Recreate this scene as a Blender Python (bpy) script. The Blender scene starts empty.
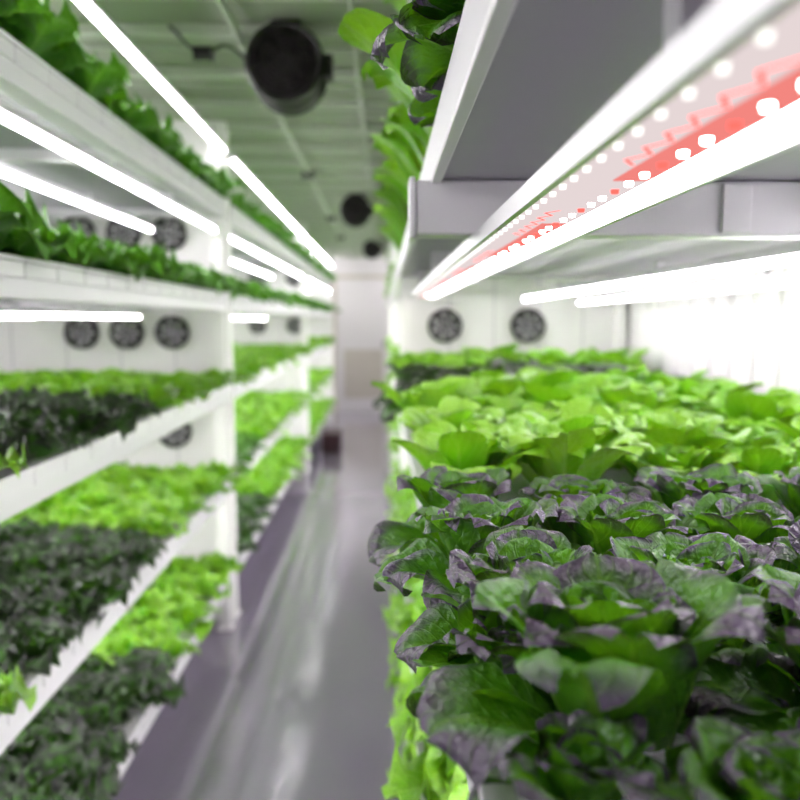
import bpy, math, random
import numpy as np
from mathutils import Vector
random.seed(7); rng=np.random.default_rng(11)
H=1.4
sc=bpy.context.scene
try:
    sc.view_settings.view_transform='Standard'; sc.view_settings.look='None'; sc.view_settings.exposure=0.85
except Exception as e: print(e)

# ------------------------------------------------------------------ materials
def newmat(name):
    m=bpy.data.materials.new(name); m.use_nodes=True
    nt=m.node_tree; nt.nodes.clear()
    out=nt.nodes.new('ShaderNodeOutputMaterial')
    return m,nt,out
def N(nt,t,**k):
    n=nt.nodes.new(t)
    for a,b in k.items(): setattr(n,a,b)
    return n
def mathn(nt,op,a,b=None,c=None,clamp=False):
    n=nt.nodes.new('ShaderNodeMath'); n.operation=op; n.use_clamp=clamp
    for i,v in enumerate((a,b,c)):
        if v is None: continue
        if isinstance(v,(int,float)): n.inputs[i].default_value=v
        else: nt.links.new(v,n.inputs[i])
    return n.outputs[0]
def mixc(nt,f,a,b):
    n=nt.nodes.new('ShaderNodeMix'); n.data_type='RGBA'
    for i,v in ((0,f),(6,a),(7,b)):
        if isinstance(v,(int,float)): n.inputs[i].default_value=v
        elif isinstance(v,tuple): n.inputs[i].default_value=(*v,1) if len(v)==3 else v
        else: nt.links.new(v,n.inputs[i])
    return n.outputs[2]
def sstep(nt,v,a,b):
    n=nt.nodes.new('ShaderNodeMapRange'); n.interpolation_type='SMOOTHSTEP'
    nt.links.new(v,n.inputs[0]); n.inputs[1].default_value=a; n.inputs[2].default_value=b
    return n.outputs[0]
def simple(name,col,rough=.4,metal=0.,var=.06,scale=6.,bump=0.):
    m,nt,out=newmat(name)
    p=N(nt,'ShaderNodeBsdfPrincipled'); p.inputs['Roughness'].default_value=rough; p.inputs['Metallic'].default_value=metal
    tc=N(nt,'ShaderNodeTexCoord'); nz=N(nt,'ShaderNodeTexNoise'); nz.inputs['Scale'].default_value=scale; nz.inputs['Detail'].default_value=4
    nt.links.new(tc.outputs['Object'],nz.inputs['Vector'])
    c2=tuple(max(0,c*(1-var*2)) for c in col)
    nt.links.new(mixc(nt,nz.outputs[0],tuple(col),c2),p.inputs['Base Color'])
    if bump:
        b=N(nt,'ShaderNodeBump'); b.inputs['Strength'].default_value=bump; b.inputs['Distance'].default_value=.01
        nt.links.new(nz.outputs[0],b.inputs['Height']); nt.links.new(b.outputs[0],p.inputs['Normal'])
    nt.links.new(p.outputs[0],out.inputs[0]); return m
def emis(name,col,s):
    m,nt,out=newmat(name); e=N(nt,'ShaderNodeEmission'); e.inputs[0].default_value=(*col,1); e.inputs[1].default_value=s
    nt.links.new(e.outputs[0],out.inputs[0]); return m

def leafmat(name,inner,outer,edge_lo,edge_hi,rib,transl,tcol,rough=.38,bump=.5,ribk=.95,veink=.25,nk=.55,rk=.4,spec=.5,bv=.25):
    m,nt,out=newmat(name)
    at=N(nt,'ShaderNodeAttribute'); at.attribute_name='leaf'
    sp=N(nt,'ShaderNodeSeparateXYZ'); nt.links.new(at.outputs['Vector'],sp.inputs[0])
    s,t,r=sp.outputs
    sa=mathn(nt,'ABSOLUTE',s)
    tc=N(nt,'ShaderNodeTexCoord')
    nz=N(nt,'ShaderNodeTexNoise'); nz.inputs['Scale'].default_value=38; nz.inputs['Detail'].default_value=5
    nt.links.new(tc.outputs['Object'],nz.inputs['Vector'])
    vo=N(nt,'ShaderNodeTexNoise'); vo.inputs['Scale'].default_value=130; vo.inputs['Detail'].default_value=2
    nt.links.new(tc.outputs['Object'],vo.inputs['Vector'])
    big=N(nt,'ShaderNodeTexNoise'); big.inputs['Scale'].default_value=6; big.inputs['Detail'].default_value=1
    nt.links.new(tc.outputs['Object'],big.inputs['Vector'])
    f=mathn(nt,'MULTIPLY_ADD',sa,.38,t)
    f=mathn(nt,'MULTIPLY_ADD',nz.outputs[0],nk,f)
    f=mathn(nt,'MULTIPLY_ADD',r,rk,f)
    f=sstep(nt,f,edge_lo,edge_hi)
    v=mathn(nt,'MULTIPLY_ADD',sa,-.42,t)
    v=mathn(nt,'MULTIPLY_ADD',vo.outputs[0],.03,v)
    v=mathn(nt,'MULTIPLY',v,6.5*2*math.pi)
    v=mathn(nt,'SINE',v)
    v=sstep(nt,v,.82,1.0)
    mid=mathn(nt,'DIVIDE',sa,mathn(nt,'MULTIPLY_ADD',t,-.13,.17))
    mid=mathn(nt,'SUBTRACT',1.0,sstep(nt,mid,.3,1.0))
    inn=mixc(nt,sstep(nt,big.outputs[0],.35,.65),tuple(c*(1-bv) for c in inner),tuple(min(1,c*(1+bv)) for c in inner))
    col=mixc(nt,f,inn,outer)
    col=mixc(nt,mathn(nt,'MULTIPLY',v,veink),col,rib)
    col=mixc(nt,mathn(nt,'MULTIPLY',mid,mathn(nt,'MULTIPLY_ADD',t,-.75*ribk,ribk)),col,rib)
    col=mixc(nt,mathn(nt,'MULTIPLY',vo.outputs[0],.25),col,tuple(c*.35 for c in inner))
    p=N(nt,'ShaderNodeBsdfPrincipled'); nt.links.new(col,p.inputs['Base Color'])
    p.inputs['Roughness'].default_value=rough; p.inputs['Specular IOR Level'].default_value=spec
    h=mathn(nt,'MULTIPLY_ADD',v,-.5,mathn(nt,'MULTIPLY',vo.outputs[0],1.6))
    h=mathn(nt,'MULTIPLY_ADD',nz.outputs[0],2.0,h)
    h=mathn(nt,'MULTIPLY_ADD',mid,-.8,h)
    b=N(nt,'ShaderNodeBump'); b.inputs['Strength'].default_value=bump; b.inputs['Distance'].default_value=.004
    nt.links.new(h,b.inputs['Height']); nt.links.new(b.outputs[0],p.inputs['Normal'])
    tr=N(nt,'ShaderNodeBsdfTranslucent'); nt.links.new(mixc(nt,.75,col,tcol),tr.inputs[0])
    mx=N(nt,'ShaderNodeMixShader')
    nt.links.new(mathn(nt,'MULTIPLY_ADD',f,-transl*.8,transl),mx.inputs[0])
    nt.links.new(p.outputs[0],mx.inputs[1]); nt.links.new(tr.outputs[0],mx.inputs[2])
    nt.links.new(mx.outputs[0],out.inputs[0]); return m

M={}
M['purple']=leafmat('purple_lettuce_leaf',(.060,.225,.006),(.062,.026,.088),1.16,1.52,(.24,.50,.06),.27,(.24,.66,.01),rough=.27,bump=.8,ribk=.85,veink=.13,nk=.45,rk=.5,spec=.75)
M['purple_far']=leafmat('dark_lettuce_leaf',(.045,.15,.012),(.030,.026,.030),.95,1.5,(.14,.34,.06),.2,(.14,.42,.02),rough=.40)
M['green']=leafmat('green_lettuce_leaf',(.14,.43,.008),(.27,.58,.022),.85,1.5,(.46,.74,.15),.33,(.40,.84,.01),rough=.30,veink=.2,spec=.6,bv=.35,rk=.7)
M['mid']=leafmat('mid_lettuce_leaf',(.045,.18,.008),(.09,.29,.012),.8,1.5,(.24,.46,.09),.26,(.20,.62,.01),rough=.42)
M['white']=simple('white_powder_coat',(.68,.66,.70),.35,var=.03)
M['gutter']=simple('white_pvc_gutter',(.70,.68,.72),.3,var=.03)
M['sheet']=simple('grey_shelf_sheet',(.38,.36,.42),.45,var=.05)
M['alu']=simple('anodised_aluminium',(.60,.59,.62),.3,metal=.7,var=.05)
M['wall']=simple('white_wall_panel',(.90,.88,.89),.5,var=.02,scale=2)
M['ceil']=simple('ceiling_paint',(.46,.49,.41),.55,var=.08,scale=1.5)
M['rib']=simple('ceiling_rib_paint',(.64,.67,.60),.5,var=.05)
M['black']=simple('black_plastic',(.008,.006,.008),.4,var=.1)
M['vblack']=simple('black_fan_grille',(.018,.011,.016),.45,var=.1)
M['dgrey']=simple('dark_grey_plastic',(.10,.09,.10),.45,var=.1)
M['grey']=simple('grey_metal',(.36,.36,.38),.4,metal=.5)
M['red']=simple('maroon_crate_plastic',(.045,.015,.02),.45)
M['beige']=simple('beige_door_paint',(.70,.66,.58),.5)
M['led']=emis('led_white',(1.0,.96,.98),18)
M['ledsoft']=emis('led_diffuser',(1.0,.95,.95),7.5)
M['ledred']=emis('led_red',(1.0,.05,.04),2.2)
M['ledglow']=emis('led_board_red_glow',(1.0,.27,.24),.50)
M['ledboard']=emis('led_board_white_glow',(1.0,.86,.86),.44)
M['leddot']=emis('led_dot_white',(1.0,.97,.95),8)
M['leddim']=emis('led_dot_dim',(1.0,.99,.93),.9)
m,nt,out=newmat('epoxy_floor')
p=N(nt,'ShaderNodeBsdfPrincipled'); tc=N(nt,'ShaderNodeTexCoord')
n1=N(nt,'ShaderNodeTexNoise'); n1.inputs['Scale'].default_value=1.6; n1.inputs['Detail'].default_value=3
n2=N(nt,'ShaderNodeTexNoise'); n2.inputs['Scale'].default_value=26; n2.inputs['Detail'].default_value=2
for n in (n1,n2): nt.links.new(tc.outputs['Object'],n.inputs['Vector'])
nt.links.new(mixc(nt,n1.outputs[0],(.36,.315,.41),(.30,.26,.345)),p.inputs['Base Color'])
nt.links.new(mathn(nt,'MULTIPLY_ADD',n1.outputs[0],.06,.10),p.inputs['Roughness'])
p.inputs['Coat Weight'].default_value=.8; p.inputs['Coat Roughness'].default_value=.05; p.inputs['Specular IOR Level'].default_value=.7
b=N(nt,'ShaderNodeBump'); b.inputs['Strength'].default_value=.11; b.inputs['Distance'].default_value=.008
nt.links.new(n2.outputs[0],b.inputs['Height']); nt.links.new(b.outputs[0],p.inputs['Normal']); nt.links.new(b.outputs[0],p.inputs['Coat Normal'])
nt.links.new(p.outputs[0],out.inputs[0]); M['floor']=m

# ------------------------------------------------------------------ mesh helpers
class MB:
    def __init__(s): s.v=[];s.f=[];s.m=[]
    def box(s,x0,x1,y0,y1,z0,z1,mi=0):
        o=len(s.v); s.v+=[(x0,y0,z0),(x1,y0,z0),(x1,y1,z0),(x0,y1,z0),(x0,y0,z1),(x1,y0,z1),(x1,y1,z1),(x0,y1,z1)]
        for q in ((0,3,2,1),(4,5,6,7),(0,1,5,4),(1,2,6,5),(2,3,7,6),(3,0,4,7)): s.f.append(tuple(o+i for i in q)); s.m.append(mi)
    def cyl(s,c,axis,r,h0,h1,mi=0,n=24,r2=None,cap=True):
        r2=r if r2 is None else r2; o=len(s.v)
        for k,(hh,rr) in enumerate(((h0,r),(h1,r2))):
            for i in range(n):
                a=2*math.pi*i/n; u,w=rr*math.cos(a),rr*math.sin(a)
                if axis=='y': s.v.append((c[0]+u,c[1]+hh,c[2]+w))
                elif axis=='z': s.v.append((c[0]+u,c[1]+w,c[2]+hh))
                else: s.v.append((c[0]+hh,c[1]+u,c[2]+w))
        for i in range(n):
            j=(i+1)%n; s.f.append((o+i,o+j,o+n+j,o+n+i)); s.m.append(mi)
        if cap:
            s.f.append(tuple(o+i for i in range(n))); s.m.append(mi)
            s.f.append(tuple(o+n+i for i in reversed(range(n)))); s.m.append(mi)
    def torus(s,c,R,r,mi=0,n=32,k=8,dy=0):
        o=len(s.v)
        for i in range(n):
            a=2*math.pi*i/n
            for j in range(k):
                b=2*math.pi*j/k; rr=R+r*math.cos(b)
                s.v.append((c[0]+rr*math.cos(a),c[1]+dy+r*math.sin(b),c[2]+rr*math.sin(a)))
        for i in range(n):
            for j in range(k):
                s.f.append((o+i*k+j,o+((i+1)%n)*k+j,o+((i+1)%n)*k+(j+1)%k,o+i*k+(j+1)%k)); s.m.append(mi)
    def obj(s,name,mats,parent=None,bevel=0,smooth=False):
        me=bpy.data.meshes.new(name); me.from_pydata(s.v,[],s.f)
        for mm in mats: me.materials.append(mm)
        me.polygons.foreach_set('material_index',s.m)
        if smooth: me.polygons.foreach_set('use_smooth',[True]*len(s.f))
        me.update(); ob=bpy.data.objects.new(name,me); sc.collection.objects.link(ob)
        if parent: ob.parent=parent
        if bevel:
            b=ob.modifiers.new('bevel','BEVEL'); b.width=bevel; b.segments=2; b.limit_method='ANGLE'
        return ob
def empty(name,loc=(0,0,0)):
    e=bpy.data.objects.new(name,None); e.location=loc; e.empty_display_size=.1; sc.collection.objects.link(e); return e

# ------------------------------------------------------------------ room
XL,XR,Y0,Y1,ZC=-1.9,1.12,-1.5,12.3,H+.97
def room(name,*a,mat='wall'):
    b=MB(); b.box(*a); return b.obj(name,[M[mat]])
room('floor',XL-.1,XR+.1,Y0-.1,Y1+.1,-.1,0,mat='floor')
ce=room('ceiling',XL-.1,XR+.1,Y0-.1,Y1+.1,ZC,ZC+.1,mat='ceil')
room('wall_left',XL-.1,XL,Y0,Y1,0,ZC); 
room('wall_end',XL-.1,XR+.1,Y1,Y1+.1,0,ZC); room('wall_front',XL-.1,XR+.1,Y0-.1,Y0,0,ZC)
b=MB(); b.box(XR,XR+.1,Y0,Y1,0,ZC)
y=Y0+.05
while y<Y1-.1:
    b.box(XR-.012,XR+.001,y,y+.10,.02,ZC-.01); y+=.16
b.obj('wall_right',[M['wall']],bevel=.004)
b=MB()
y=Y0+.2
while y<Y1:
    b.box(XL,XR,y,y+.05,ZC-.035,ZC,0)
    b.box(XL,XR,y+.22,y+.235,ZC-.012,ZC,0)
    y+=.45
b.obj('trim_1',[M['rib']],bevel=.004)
for nm,x0,x1 in (('baseboard_left',XL,XL+.015),('baseboard_right',XR-.03,XR-.0125)):
    b=MB(); b.box(x0,x1,Y0,Y1,0,.08); b.obj(nm,[M['white']])
e=empty('ceiling_conduit',(0,0,0))
b=MB(); b.cyl((-.47,0,ZC-.047),'y',.010,Y0+.02,Y1-.02,0,n=12); b.cyl((-.09,0,ZC-.047),'y',.008,Y0+.02,Y1-.02,0,n=12)
for yy in (2.05,5.2,7.4,9.1): b.box(-.51,-.43,yy-.04,yy+.04,ZC-.075,ZC-.034,1)
b.obj('pipes',[M['rib'],M['dgrey']],e)

def partition(x0,x1,y,top):
    b=MB(); b.box(x0,x1,y,y+.05,0,top,0)
    n=5; w=(x1-x0)/n
    for i in range(1,n): b.box(x0+i*w-.004,x0+i*w+.004,y-.004,y,0,top,1)
    b.obj('partition_wall',[M['wall'],M['white']],bevel=.003)
PY=[3.62,7.35,11.0]
for py in PY:
    partition(XL,-.69,py,H+.87); partition(.10,XR-.013,py,ZC-.04)

# ------------------------------------------------------------------ wall fans
def wallfan(x,y,z,D=.14):
    e=empty('wall_fan',(x,y,z)); R=D/2
    b=MB(); b.cyl((0,0,0),'y',R,-.035,0,0,n=36,cap=False); b.cyl((0,0,0),'y',R*.9,-.035,0,0,n=36,cap=False)
    b.torus((0,-.035,0),R*.96,.006,0); b.torus((0,-.003,0),R*.98,.006,0)
    for rr in (.3,.5,.7): b.torus((0,-.034,0),R*rr,.0017,1,n=24,k=5)
    b.box(-R*.9,R*.9,-.034,-.031,-.002,.002,1); b.box(-.002,.002,-.034,-.031,-R*.9,R*.9,1)
    b.obj('housing',[M['black'],M['grey']],e,smooth=False)
    b=MB(); b.cyl((0,0,0),'y',R*.32,-.028,-.004,0,n=20); b.obj('hub',[M['dgrey']],e)
    b=MB()
    for i in range(7):
        a=2*math.pi*i/7; o=len(b.v)
        for (r,da,yy) in ((.3,0,-.024),(.86,.15,-.026),(.86,.75,-.008),(.3,.55,-.008)):
            b.v.append((R*r*math.cos(a+da),yy,R*r*math.sin(a+da)))
        b.f.append((o,o+1,o+2,o+3)); b.m.append(0)
    ob=b.obj('blades',[M['dgrey']],e); so=ob.modifiers.new('t','SOLIDIFY'); so.thickness=.002
for px_,py_ in ((-1.34,PY[0]),(-1.14,PY[0]),(-.94,PY[0])):
    for z in (H-.055,H+.38,H-.50,H-.93): wallfan(px_,py_,z)
for px_ in (.28,.655): 
    for z in (H-.025,H-.48): wallfan(px_,PY[0],z,.145)
for px_ in (-1.14,-.80): 
    for z in (H-.05,H+.38): wallfan(px_,PY[1],z)

# ------------------------------------------------------------------ racks
def rack(side,x0,x1,y0,y1,levels,closed=()):
    e=empty('growing_rack'); s=1 if x1>x0 else -1
    fr=MB(); gu=MB()
    lo,hi=min(x0,x1),max(x0,x1)
    for li,z in enumerate(levels):
        zb=z-.04
        if li in closed:
            zb=z-.05
            fr.box(lo+.004,hi,y0,y1,zb-.03,zb-.022,1)
            fr.box(*sorted((x0,x0+s*.004)),y0,y1,zb-.034,z-.02,0)
            fr.box(*sorted((x0,x0+s*.014)),y0,y1,zb-.037,zb-.033,0)
            continue
        a0,a1=sorted((x0,x0+s*.03))
        fr.box(a0,a1,y0,y1,zb-.040,zb,0)
        fr.box(*sorted((x0+s*.028,x0+s*.055)),y0,y1,zb-.040,zb-.034,0)
        fr.box(*sorted((x1,x1-s*.03)),y0,y1,zb-.040,zb,0)
        n=max(2,int(round((y1-y0)/1.2))+1)
        for i in range(n):
            yy=y0+.02+(y1-y0-.06)*i/(n-1)
            fr.box(lo+.03,hi-.03,yy-.018,yy+.018,zb-.039,zb-.002,0)
        fr.box(lo+.03,hi-.03,y0+.01,y1-.01,zb-.006,zb-.0005,1)
    fr.obj('frame',[M['white'],M['sheet']],e,bevel=.003)
    top=max(levels)+.32
    p=MB()
    for yy in (y0+.02,y1-.03):
        for xx in (x0+s*.030,x1-s*.02):
            h=.024 if side=='L' else .018
            p.box(xx-h,xx+h,yy-.018,yy+.018,0,top if side=='L' else max(levels),0)
            p.box(xx-.035,xx+.035,yy-.035,yy+.035,0,.008,0)
    p.obj('posts',[M['wall']],e,bevel=.003)
    pitch=.155
    for li,z in enumerate(levels):
        y=y0+.09
        off=s*.008 if li in closed else -s*.004
        while y<y1-.05:
            a,b_=sorted((x0+off,x1-s*.03))
            gu.box(a,b_,y-.0755,y+.0755,z-.04,z-.010,0)
            gu.box(a-.004 if li not in closed else a,b_+.004,y-.0765,y+.0765,z-.010,z,0)
            y+=pitch
    gu.obj('gutters',[M['gutter']],e,bevel=.002)
    return e
LLV=[H-1.12,H-.70,H-.285,H+.12,H+.52]
RLV=[H-1.15,H-.73,H-.28,H+.27,H+.72]
SEC=[(-.15,3.58),(3.70,7.31),(7.44,10.95)]
for (a,b_) in SEC: rack('L',-.69,-1.86,a,b_,LLV)
for i,(a,b_) in enumerate(SEC): rack('R',.065,XR-.05,a,b_,RLV,closed=(3,) if i==0 else ())
e=empty('shelf_support_beam')
b=MB(); b.box(.044,XR-.02,1.10,1.15,H+.114,H+.188,0); b.obj('beam',[M['white']],e,bevel=.004)
b=MB(); b.box(.036,.044,1.095,1.155,H+.110,H+.192,0); b.box(.46,.50,1.092,1.10,H+.118,H+.184,1); b.obj('end_cap',[M['white'],M['gutter']],e,bevel=.002)

# ------------------------------------------------------------------ lamps
def lamp(x,y0,y1,z,w=.03,mat='led'):
    e=empty('led_grow_or_fill_light',(x,(y0+y1)/2,z)); L=(y1-y0)/2
    b=MB(); b.box(-w*.6,w*.6,-L,L,.004,.02,0)
    b.box(-w*.65,w*.65,-L-.02,-L,-.012,.022,0); b.box(-w*.65,w*.65,L,L+.02,-.012,.022,0)
    for yy in (-L*.6,0,L*.6): b.box(-.008,.008,yy-.01,yy+.01,.02,.036,0)
    b.obj('housing',[M['alu']],e)
    b=MB(); b.cyl((0,0,-.003),'y',w*.42,-L,L,0,n=8); b.obj('diffuser_tube',[M[mat]],e,smooth=True)
for si,(a,b_) in enumerate(SEC):
    for li in (4,3,2,1):
        z=LLV[li]-.135
        if li==3: z=LLV[li]-.104
        for x in ((-.72,-.99,-1.5) if li==4 else (-1.05,-1.5) if li==3 else (-.85,-1.3)):
            lamp(x,a+.08,b_-.1,z,w=.020 if li!=3 else .014)
    lamp(-.70,a+.08,b_+.02,H+.74,w=.024)
    lamp(-1.35,a+.08,b_-.02,H+.80,w=.028)
    for z in (RLV[4]-.145,RLV[2]-.145,RLV[1]-.145):
        for x in (.3,.8): lamp(x,a+.08,b_-.1,z)
    if si>0:
        for x in (.3,.8): lamp(x,a+.08,b_-.1,RLV[3]-.17)
lamp(.62,.1,3.5,H+.094,w=.019); lamp(.86,.1,3.5,H+.078,w=.014)
lamp(-.95,11.2,12.1,ZC-.06,w=.06); lamp(.45,11.2,12.1,ZC-.06,w=.06)  # added fill lamps, hidden behind the last partitions to brighten the end wall
# hero LED fixture
e=empty('led_light_bar',(0,0,0))
ya,yb=.08,3.5; zl=H+.104
b=MB()
b.box(.122,.222,ya,yb,zl,zl+.008,0); b.box(.117,.123,ya,yb,zl-.010,zl+.008,0); b.box(.220,.226,ya,yb,zl-.010,zl+.008,0)
b.box(.150,.190,ya,yb,zl+.008,zl+.010,0)
for yy in (.4,1.125,2.3,3.2): b.box(.14,.21,yy-.012,yy+.012,zl+.008,(H+.115) if yy==1.125 else H+.19,0)
b.obj('housing',[M['alu']],e)
b=MB(); b.box(.198,.219,ya,yb,zl-.006,zl,0); b.obj('diffuser_strip',[M['ledsoft']],e,bevel=.003)
b=MB(); wd=MB(); rd=MB(); zz=MB(); dd=MB()
b.box(.124,.150,ya,yb,zl-.0015,zl,1)
y=ya;seg=0
while y<yb-.05:
    L=(.22,.30,.26,.45)[seg%4]; y2=min(y+L,yb)
    b.box(.170,.197,y,y2,zl-.002,zl,0 if seg%2 else 1); b.box(.151,.169,y,y2,zl-.0018,zl,1)
    y=y2;seg+=1
b.obj('led_board',[M['ledglow'],M['ledboard']],e)
y=ya+.02;i=0
while y<yb-.02:
    (rd if i%3==0 else wd).cyl((.183,y,zl-.003),'z',.0030,-.002,.002,0,n=10,r2=.0036)
    dd.cyl((.137,y+.015,zl-.003),'z',.0025,-.002,.002,0,n=10,r2=.003)
    if (i//6)%2:
        for k in range(2):
            yy=y+k*.018; o=len(zz.v); xa,xb=(.152,.162) if k else (.162,.152)
            zz.v+=[(xa,yy,zl-.0035),(xa+.003,yy,zl-.0035),(xb+.003,yy+.018,zl-.0035),(xb,yy+.018,zl-.0035)]
            zz.f.append((o,o+3,o+2,o+1)); zz.m.append(0)
    y+=.036;i+=1
wd.obj('white_leds',[M['leddot']],e); rd.obj('red_leds',[M['ledred']],e); zz.obj('red_trace',[M['ledred']],e); dd.obj('dim_leds',[M['leddim']],e)

# ------------------------------------------------------------------ lettuce heads
def leaf(L,W,e0,bend,az,cup,ruf,nt,ns,r0,z0,frq=2.5,tipcurl=0.,petiole=.16,pk=.60):
    t=np.linspace(0,1,nt)**.92
    ang=e0-bend*t**1.5-tipcurl*np.clip((t-.7)/.3,0,1)**2
    dt=np.diff(t,prepend=0)
    r=r0+np.cumsum(np.cos(ang)*dt)*L; z=z0+np.cumsum(np.sin(ang)*dt)*L
    u=np.clip(t/pk,0,1); sm=u*u*(3-2*u)
    w=np.where(t<pk,petiole+(1-petiole)*sm,np.sqrt(np.clip(1-(np.clip(t-pk,0,1)/(1-pk+.012))**2.4,0,1)))*W
    s=np.linspace(-1,1,ns)
    T,S=np.meshgrid(t,s,indexing='ij')
    Wg=w[:,None]*np.ones_like(S)
    ph1,ph2,ph3,ph4=rng.uniform(0,6.28,4)
    ca=cup*(.6+.6*(1-T))
    th=S*ca
    lat=np.sin(th)/np.maximum(ca,1e-3)*Wg
    nrm=(1-np.cos(th))/np.maximum(ca,1e-3)*Wg
    lob=np.where(S<0,np.sin(frq*6.28*T+ph1),np.sin(frq*6.28*T*1.13+ph2))
    nrm=nrm+ruf*W*np.abs(S)**2.5*lob*np.clip((T-.2)*2.2,0,1)
    lat=lat*(1+.08*ruf*3*np.sin(frq*9*T+ph3)*np.abs(S))
    nrm=nrm+W*.035*np.sin(S*7+T*5+ph3)*np.sin(T*15+np.abs(S)*6+ph4)*np.clip((T-.15)*2,0,1)
    nrm=nrm-W*.08*np.exp(-(S/.13)**2)
    nrm=nrm-W*.5*tipcurl*np.clip((np.abs(S)-.45)/.55,0,1)**1.6*np.clip((T-.4)*2,0,1)
    twist=rng.uniform(-.25,.25)
    R=r[:,None]+nrm*(-np.sin(ang))[:,None]; Z=z[:,None]+nrm*np.cos(ang)[:,None]
    Z=Z+lat*twist*T
    c,sn=math.cos(az),math.sin(az)
    lat=lat+T*T*rng.uniform(-.012,.012)
    X=R*c-lat*sn; Y=R*sn+lat*c
    V=np.stack([X,Y,Z],-1).reshape(-1,3)
    A=np.stack([S,T,np.full_like(S,rng.uniform(-.5,.5))],-1).reshape(-1,3)
    ii,jj=np.meshgrid(np.arange(nt-1),np.arange(ns-1),indexing='ij')
    q=(ii*ns+jj).ravel(); F=np.stack([q,q+1,q+ns+1,q+ns],-1)
    return V,A,F
def head(n,nt,ns,kind):
    Vs,As,Fs=[],[],[];o=0
    a0=rng.uniform(0,6.28)
    for i in range(n):
        k=i/(n-1)
        az=a0+i*2.39996+rng.uniform(-.2,.2)
        j=lambda s_:rng.uniform(1-s_,1+s_)
        if kind=='purple':
            L=(.050+.048*k)*j(.08); W=(.025+.014*k)*j(.1)
            e0=math.radians(96-36*k)*j(.05); bend=math.radians(-6+42*k)*j(.3)
            if k>.78: e0=math.radians(34)*j(.25); bend=math.radians(60)*j(.3); L*=.85; W*=1.1
            V,A,F=leaf(L,W,e0,bend,az,1.4-.5*k,.12,nt,ns,.006+.020*k,.0+.016*(1-k),frq=1.6,tipcurl=rng.uniform(.3,1.3)*(.5+.5*k),petiole=.40,pk=.58)
        elif kind=='green':
            L=(.072+.055*k)*j(.12); W=(.027+.014*k)*j(.12)
            e0=math.radians(90-32*k)*j(.08); bend=math.radians(4+36*k)*j(.3)
            V,A,F=leaf(L,W,e0,bend,az,1.25-.4*k,.09,nt,ns,.004+.014*k,.01*(1-k),frq=1.4,tipcurl=rng.uniform(0,.9),petiole=.2,pk=.64)
        else:
            L=(.055+.05*k)*j(.12); W=(.026+.026*k)*j(.15)
            e0=math.radians(84-52*k)*j(.08); bend=math.radians(10+40*k)*j(.3)
            V,A,F=leaf(L,W,e0,bend,az,.6,.5,nt,ns,.004+.012*k,.01*(1-k),frq=3.4,tipcurl=.1,petiole=.3)
        A[:,2]+= (k-.5)*(.8 if kind=='purple' else .5)
        Vs.append(V);As.append(A);Fs.append(F+o);o+=len(V)
    return np.concatenate(Vs),np.concatenate(As),np.concatenate(Fs)
TPL={}
for kd,n in (('purple',31),('green',18),('frilly',20)):
    TPL[kd,'hi']=[head(n,22,17,kd) for _ in range(6)]
    TPL[kd,'md']=[head(n-3,10,7,kd) for _ in range(5)]
    TPL[kd,'lo']=[head(n-7,6,5,kd) for _ in range(4)]
    TPL[kd,'xl']=[head(10,4,4,kd) for _ in range(3)]
def bed(name,mat,insts):
    if not insts: return
    Vs,As,Fs=[],[],[];o=0
    for kd,lod,x,y,z,rot,s in insts:
        V,A,F=random.choice(TPL[kd,lod])
        c,sn=math.cos(rot),math.sin(rot)
        tx,ty=random.uniform(-.12,.12),random.uniform(-.12,.12)
        X=(V[:,0]*c-V[:,1]*sn)*s; Y=(V[:,0]*sn+V[:,1]*c)*s; Z=V[:,2]*s
        X=X+Z*tx; Y=Y+Z*ty
        Vs.append(np.stack([X+x,Y+y,Z+z],-1)); As.append(A); Fs.append(F+o); o+=len(V)
    V=np.concatenate(Vs).astype(np.float32);A=np.concatenate(As).astype(np.float32);F=np.concatenate(Fs).astype(np.int32)
    V[:,0]=np.clip(V[:,0],XL+.01,XR-.02)
    me=bpy.data.meshes.new(name)
    me.vertices.add(len(V)); me.vertices.foreach_set('co',V.ravel())
    me.loops.add(F.size); me.loops.foreach_set('vertex_index',F.ravel())
    me.polygons.add(len(F)); me.polygons.foreach_set('loop_start',np.arange(0,F.size,4,dtype=np.int32))
    me.polygons.foreach_set('use_smooth',np.ones(len(F),bool))
    at=me.attributes.new('leaf','FLOAT_VECTOR','POINT'); at.data.foreach_set('vector',A.ravel())
    me.update(calc_edges=True); me.validate()
    me.materials.append(M[mat])
    ob=bpy.data.objects.new(name,me); sc.collection.objects.link(ob); return ob
R=random.uniform
def fill(x0,x1,y0,y1,z,pitch,xs,pattern,lodf,sf=1.0,edge=.055,jit=.1,stag=.35):
    groups={}
    s=1 if x1>x0 else -1
    y=y0+.09;row=0
    while y<y1-.05:
        res=pattern(y)
        if res:
            ed=edge(y) if callable(edge) else edge
            nx=int((abs(x1-x0)-.12)/xs)
            for i in range(nx+1):
                x=x0+s*(ed+(row%2)*xs*stag+i*xs)
                if abs(x-x0)>abs(x1-x0)-.08: continue
                sc_=sf(y) if callable(sf) else sf
                yj=min(y+R(-.012,.012),y1-.10)
                groups.setdefault(res,[]).append((res[2],lodf(y),x+R(-.012,.012),yj,z-.008,R(0,6.28),sc_*R(1-jit,1+jit)))
        y+=pitch;row+=1
    for (nm,mat,kd),ins in groups.items(): bed(nm,mat,ins)
G=('green_lettuce_bed','green','green'); GF=('green_lettuce_bed','green','frilly')
D=('dark_lettuce_bed','purple_far','frilly'); P=('purple_lettuce_bed','purple','purple')
MD=('leafy_green_bed','mid','frilly')
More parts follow.
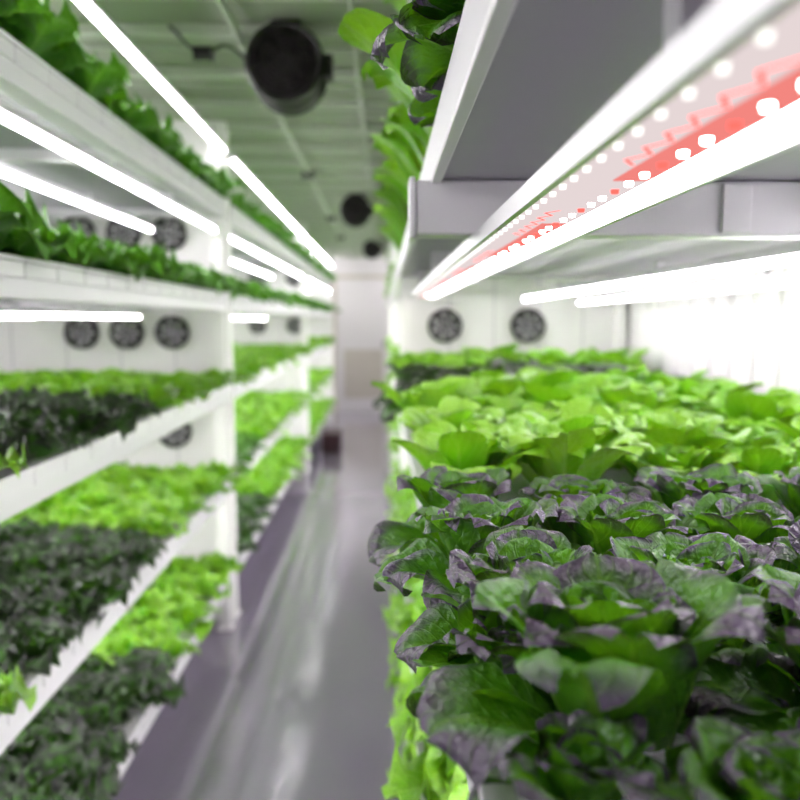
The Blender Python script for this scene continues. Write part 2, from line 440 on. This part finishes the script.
for li,z in enumerate(LLV):
    if li<=2:
        pat=lambda y:(GF if y<1.45 else D if y<2.45 else GF) if y<3.6 else ((D if y<4.9 else GF) if li==0 else (MD if y<4.6 and li==1 else GF))
    else: pat=lambda y:MD
    for si,(a,b_) in enumerate(SEC):
        lod=(lambda y:'md' if y<2.4 else 'lo') if si==0 else (lambda y:'xl')
        fill(-.69,-1.86,a if si else -.15+.155*5,b_,z,.155,.15 if li<3 else .12,pat,lod,sf=1.14 if li<3 else 1.30,edge=.042 if li<3 else .03,jit=.16)
# right racks
groups=[]
for (y,xs_) in ((.400,(.215,.33,.45)),(.445,(.115,.275)),(.515,(.160,.335,.50,.66)),(.595,(.095,.250,.42)),(.665,(.125,.275,.425,.585,.74,.9)),(.820,(.108,.255,.395,.55,.71,.87,1.0)),(.970,(.100,.245,.39,.55,.70,.86,1.0))):
    for i,x in enumerate(xs_):
        s=1.26 if y>.5 else .80
        if y==.595: s=.8
        if y==.445: s=.72
        if (y,i)==(.515,0): s=1.50
        if (y,i)==(.515,1): s=1.38
        groups.append(('purple','hi',x,y,RLV[2]-.010-(.008 if y<.45 else 0),R(0,6.28),s*R(.96,1.05)))
bed('purple_lettuce_bed','purple',groups)
def patR3(y):
    if y<1.06: return None
    return G if y<2.35 else ('dark_lettuce_bed','purple_far','purple') if y<3.0 else G
fill(.065,1.05,-.15,3.58,RLV[2],.155,.15,patR3,lambda y:'hi' if y<1.6 else 'md',sf=lambda y:1.12+.17*(y-1.1)+(.15 if 2.35<y<3.0 else 0),edge=.062,jit=.18)
fill(.065,1.05,-.15,3.58,RLV[3],.155,.152,lambda y:None if y<.5 else P if y<1.15 else G,lambda y:'hi' if y<1.9 else 'md',sf=lambda y:1.45 if y<1.15 else 1.4,edge=lambda y:.062 if y<1.15 else .040,stag=.1)
fill(.065,1.05,-.15,3.58,RLV[4],.155,.152,lambda y:None if y<.5 else G,lambda y:'md',sf=1.3,edge=.06,stag=.1)
fill(.065,1.05,-.15,3.58,RLV[1],.155,.152,lambda y:None if y<.4 else GF,lambda y:'md',sf=1.22,edge=.085,stag=.1)
fill(.065,1.05,-.15,3.58,RLV[0],.155,.152,lambda y:None if y<.4 else GF,lambda y:'md',sf=1.22,edge=.08,stag=.1)
for (a,b_) in SEC[1:]:
    for z in RLV: fill(.065,1.05,a,b_,z,.155,.2,lambda y:GF,lambda y:'xl',edge=.075)

# ------------------------------------------------------------------ ceiling fans
def ceilfan(x,y,z,D=.24,cable=True):
    e=empty('ceiling_fan',(x,y,z)); Rr=D/2
    b=MB(); b.cyl((0,0,0),'y',Rr,-.05,.12,0,n=48,cap=False); b.cyl((0,0,0),'y',Rr*.9,-.05,.12,0,n=48,cap=False)
    b.torus((0,-.05,0),Rr*.95,.011,0,n=48); b.torus((0,.12,0),Rr*.95,.011,0,n=48); b.torus((0,.03,0),Rr,.006,0,n=48)
    for rr in (.22,.34,.46,.58,.70,.82): b.torus((0,-.055,0),Rr*rr,.0035,1,n=32,k=6)
    for a in range(8):
        an=a*math.pi/4+.2; o=len(b.v); dx,dz=math.cos(an),math.sin(an)
        for (r_,w_) in ((.1,-.003),(.92,-.003),(.92,.003),(.1,.003)): b.v.append((Rr*r_*dx-w_*dz,-.056,Rr*r_*dz+w_*dx))
        b.f.append((o,o+1,o+2,o+3)); b.m.append(1)
    b.cyl((0,0,0),'y',Rr*.3,-.03,.14,0,n=24)
    b.cyl((0,0,0),'y',Rr*.9,.10,.11,0,n=32)
    b.obj('housing',[M['black'],M['vblack']],e)
    b=MB()
    for i in range(6):
        a=2*math.pi*i/6; o=len(b.v)
        for (r,da,yy) in ((.28,0,-.02),(.88,.1,-.025),(.88,.8,.03),(.28,.6,.03)): b.v.append((Rr*r*math.cos(a+da),yy,Rr*r*math.sin(a+da)))
        b.f.append((o,o+1,o+2,o+3)); b.m.append(0)
    ob=b.obj('blades',[M['vblack']],e); ob.modifiers.new('t','SOLIDIFY').thickness=.003
    b=MB(); hz=ZC-z-.002
    b.box(-.012,.012,.02,.05,Rr*.95,hz,0); b.box(-.05,.05,-.01,.08,hz-.008,hz,0); b.box(Rr*.94,Rr+.03,-.02,.05,-.035,.035,0)
    b.obj('bracket',[M['black']],e,bevel=.002)
    if cable:
        cu=bpy.data.curves.new('cable','CURVE'); cu.dimensions='3D'; cu.bevel_depth=.005
        sp=cu.splines.new('BEZIER'); pts=[(-Rr,.02,.02),(-Rr-.08,.02,.07),(-Rr-.15,.02,.045),(-Rr-.26,.02,hz-.01)]
        sp.bezier_points.add(3)
        for q,c in zip(sp.bezier_points,pts): q.co=c; q.handle_left_type=q.handle_right_type='AUTO'
        co=bpy.data.objects.new('cable',cu); co.parent=e; cu.materials.append(M['black']); sc.collection.objects.link(co)
        b=MB(); b.cyl((-Rr-.15,.02,.045),'x',.022,-.03,.03,0,n=16); b.obj('connector',[M['black']],e,bevel=.004)
ceilfan(-.315,2.72,H+.825,.245); ceilfan(-.21,6.3,H+.84,.22,False); ceilfan(-.13,9.7,H+.84,.20,False)

# ------------------------------------------------------------------ end door + crate
e=empty('door_1',(-.30,Y1-.001,0))
b=MB(); b.box(-.40,.40,-.03,0,0,2.02,0); b.box(-.46,-.40,-.05,0,0,2.08,1); b.box(.40,.46,-.05,0,0,2.08,1); b.box(-.46,.46,-.05,0,2.02,2.08,1)
b.box(-.30,.30,-.036,-.03,1.15,1.85,0); b.box(-.30,.30,-.036,-.03,.2,.95,1); b.box(.30,.33,-.07,-.03,.98,1.08,3)
b.obj('leaf_and_frame',[M['wall'],M['beige'],M['sheet'],M['dgrey']],e,bevel=.004)
e=empty('storage_crate',(-.55,8.6,0))
b=MB(); b.box(-.10,.10,-.2,.2,0,.02,0); b.box(-.10,-.085,-.2,.2,.02,.20,0); b.box(.085,.10,-.2,.2,.02,.20,0); b.box(-.085,.085,-.2,-.185,.02,.20,0); b.box(-.085,.085,.185,.2,.02,.20,0)
b.box(-.11,.11,-.21,.21,.18,.20,0); b.obj('body',[M['red']],e,bevel=.004)
# ------------------------------------------------------------------ world + camera
w=bpy.data.worlds.new('world'); sc.world=w; w.use_nodes=True
w.node_tree.nodes['Background'].inputs[0].default_value=(.9,.95,1,1); w.node_tree.nodes['Background'].inputs[1].default_value=.4
cam=bpy.data.cameras.new('camera'); co=bpy.data.objects.new('camera',cam); sc.collection.objects.link(co)
co.location=(0,0,H); co.rotation_euler=(math.radians(90-5.71),0,math.radians(-1.22))
cam.lens=36; cam.sensor_width=36; cam.clip_start=.02
cam.dof.use_dof=True; cam.dof.focus_distance=.74; cam.dof.aperture_fstop=3.8
sc.camera=co
print('polys',sum(len(m.polygons) for m in bpy.data.meshes))
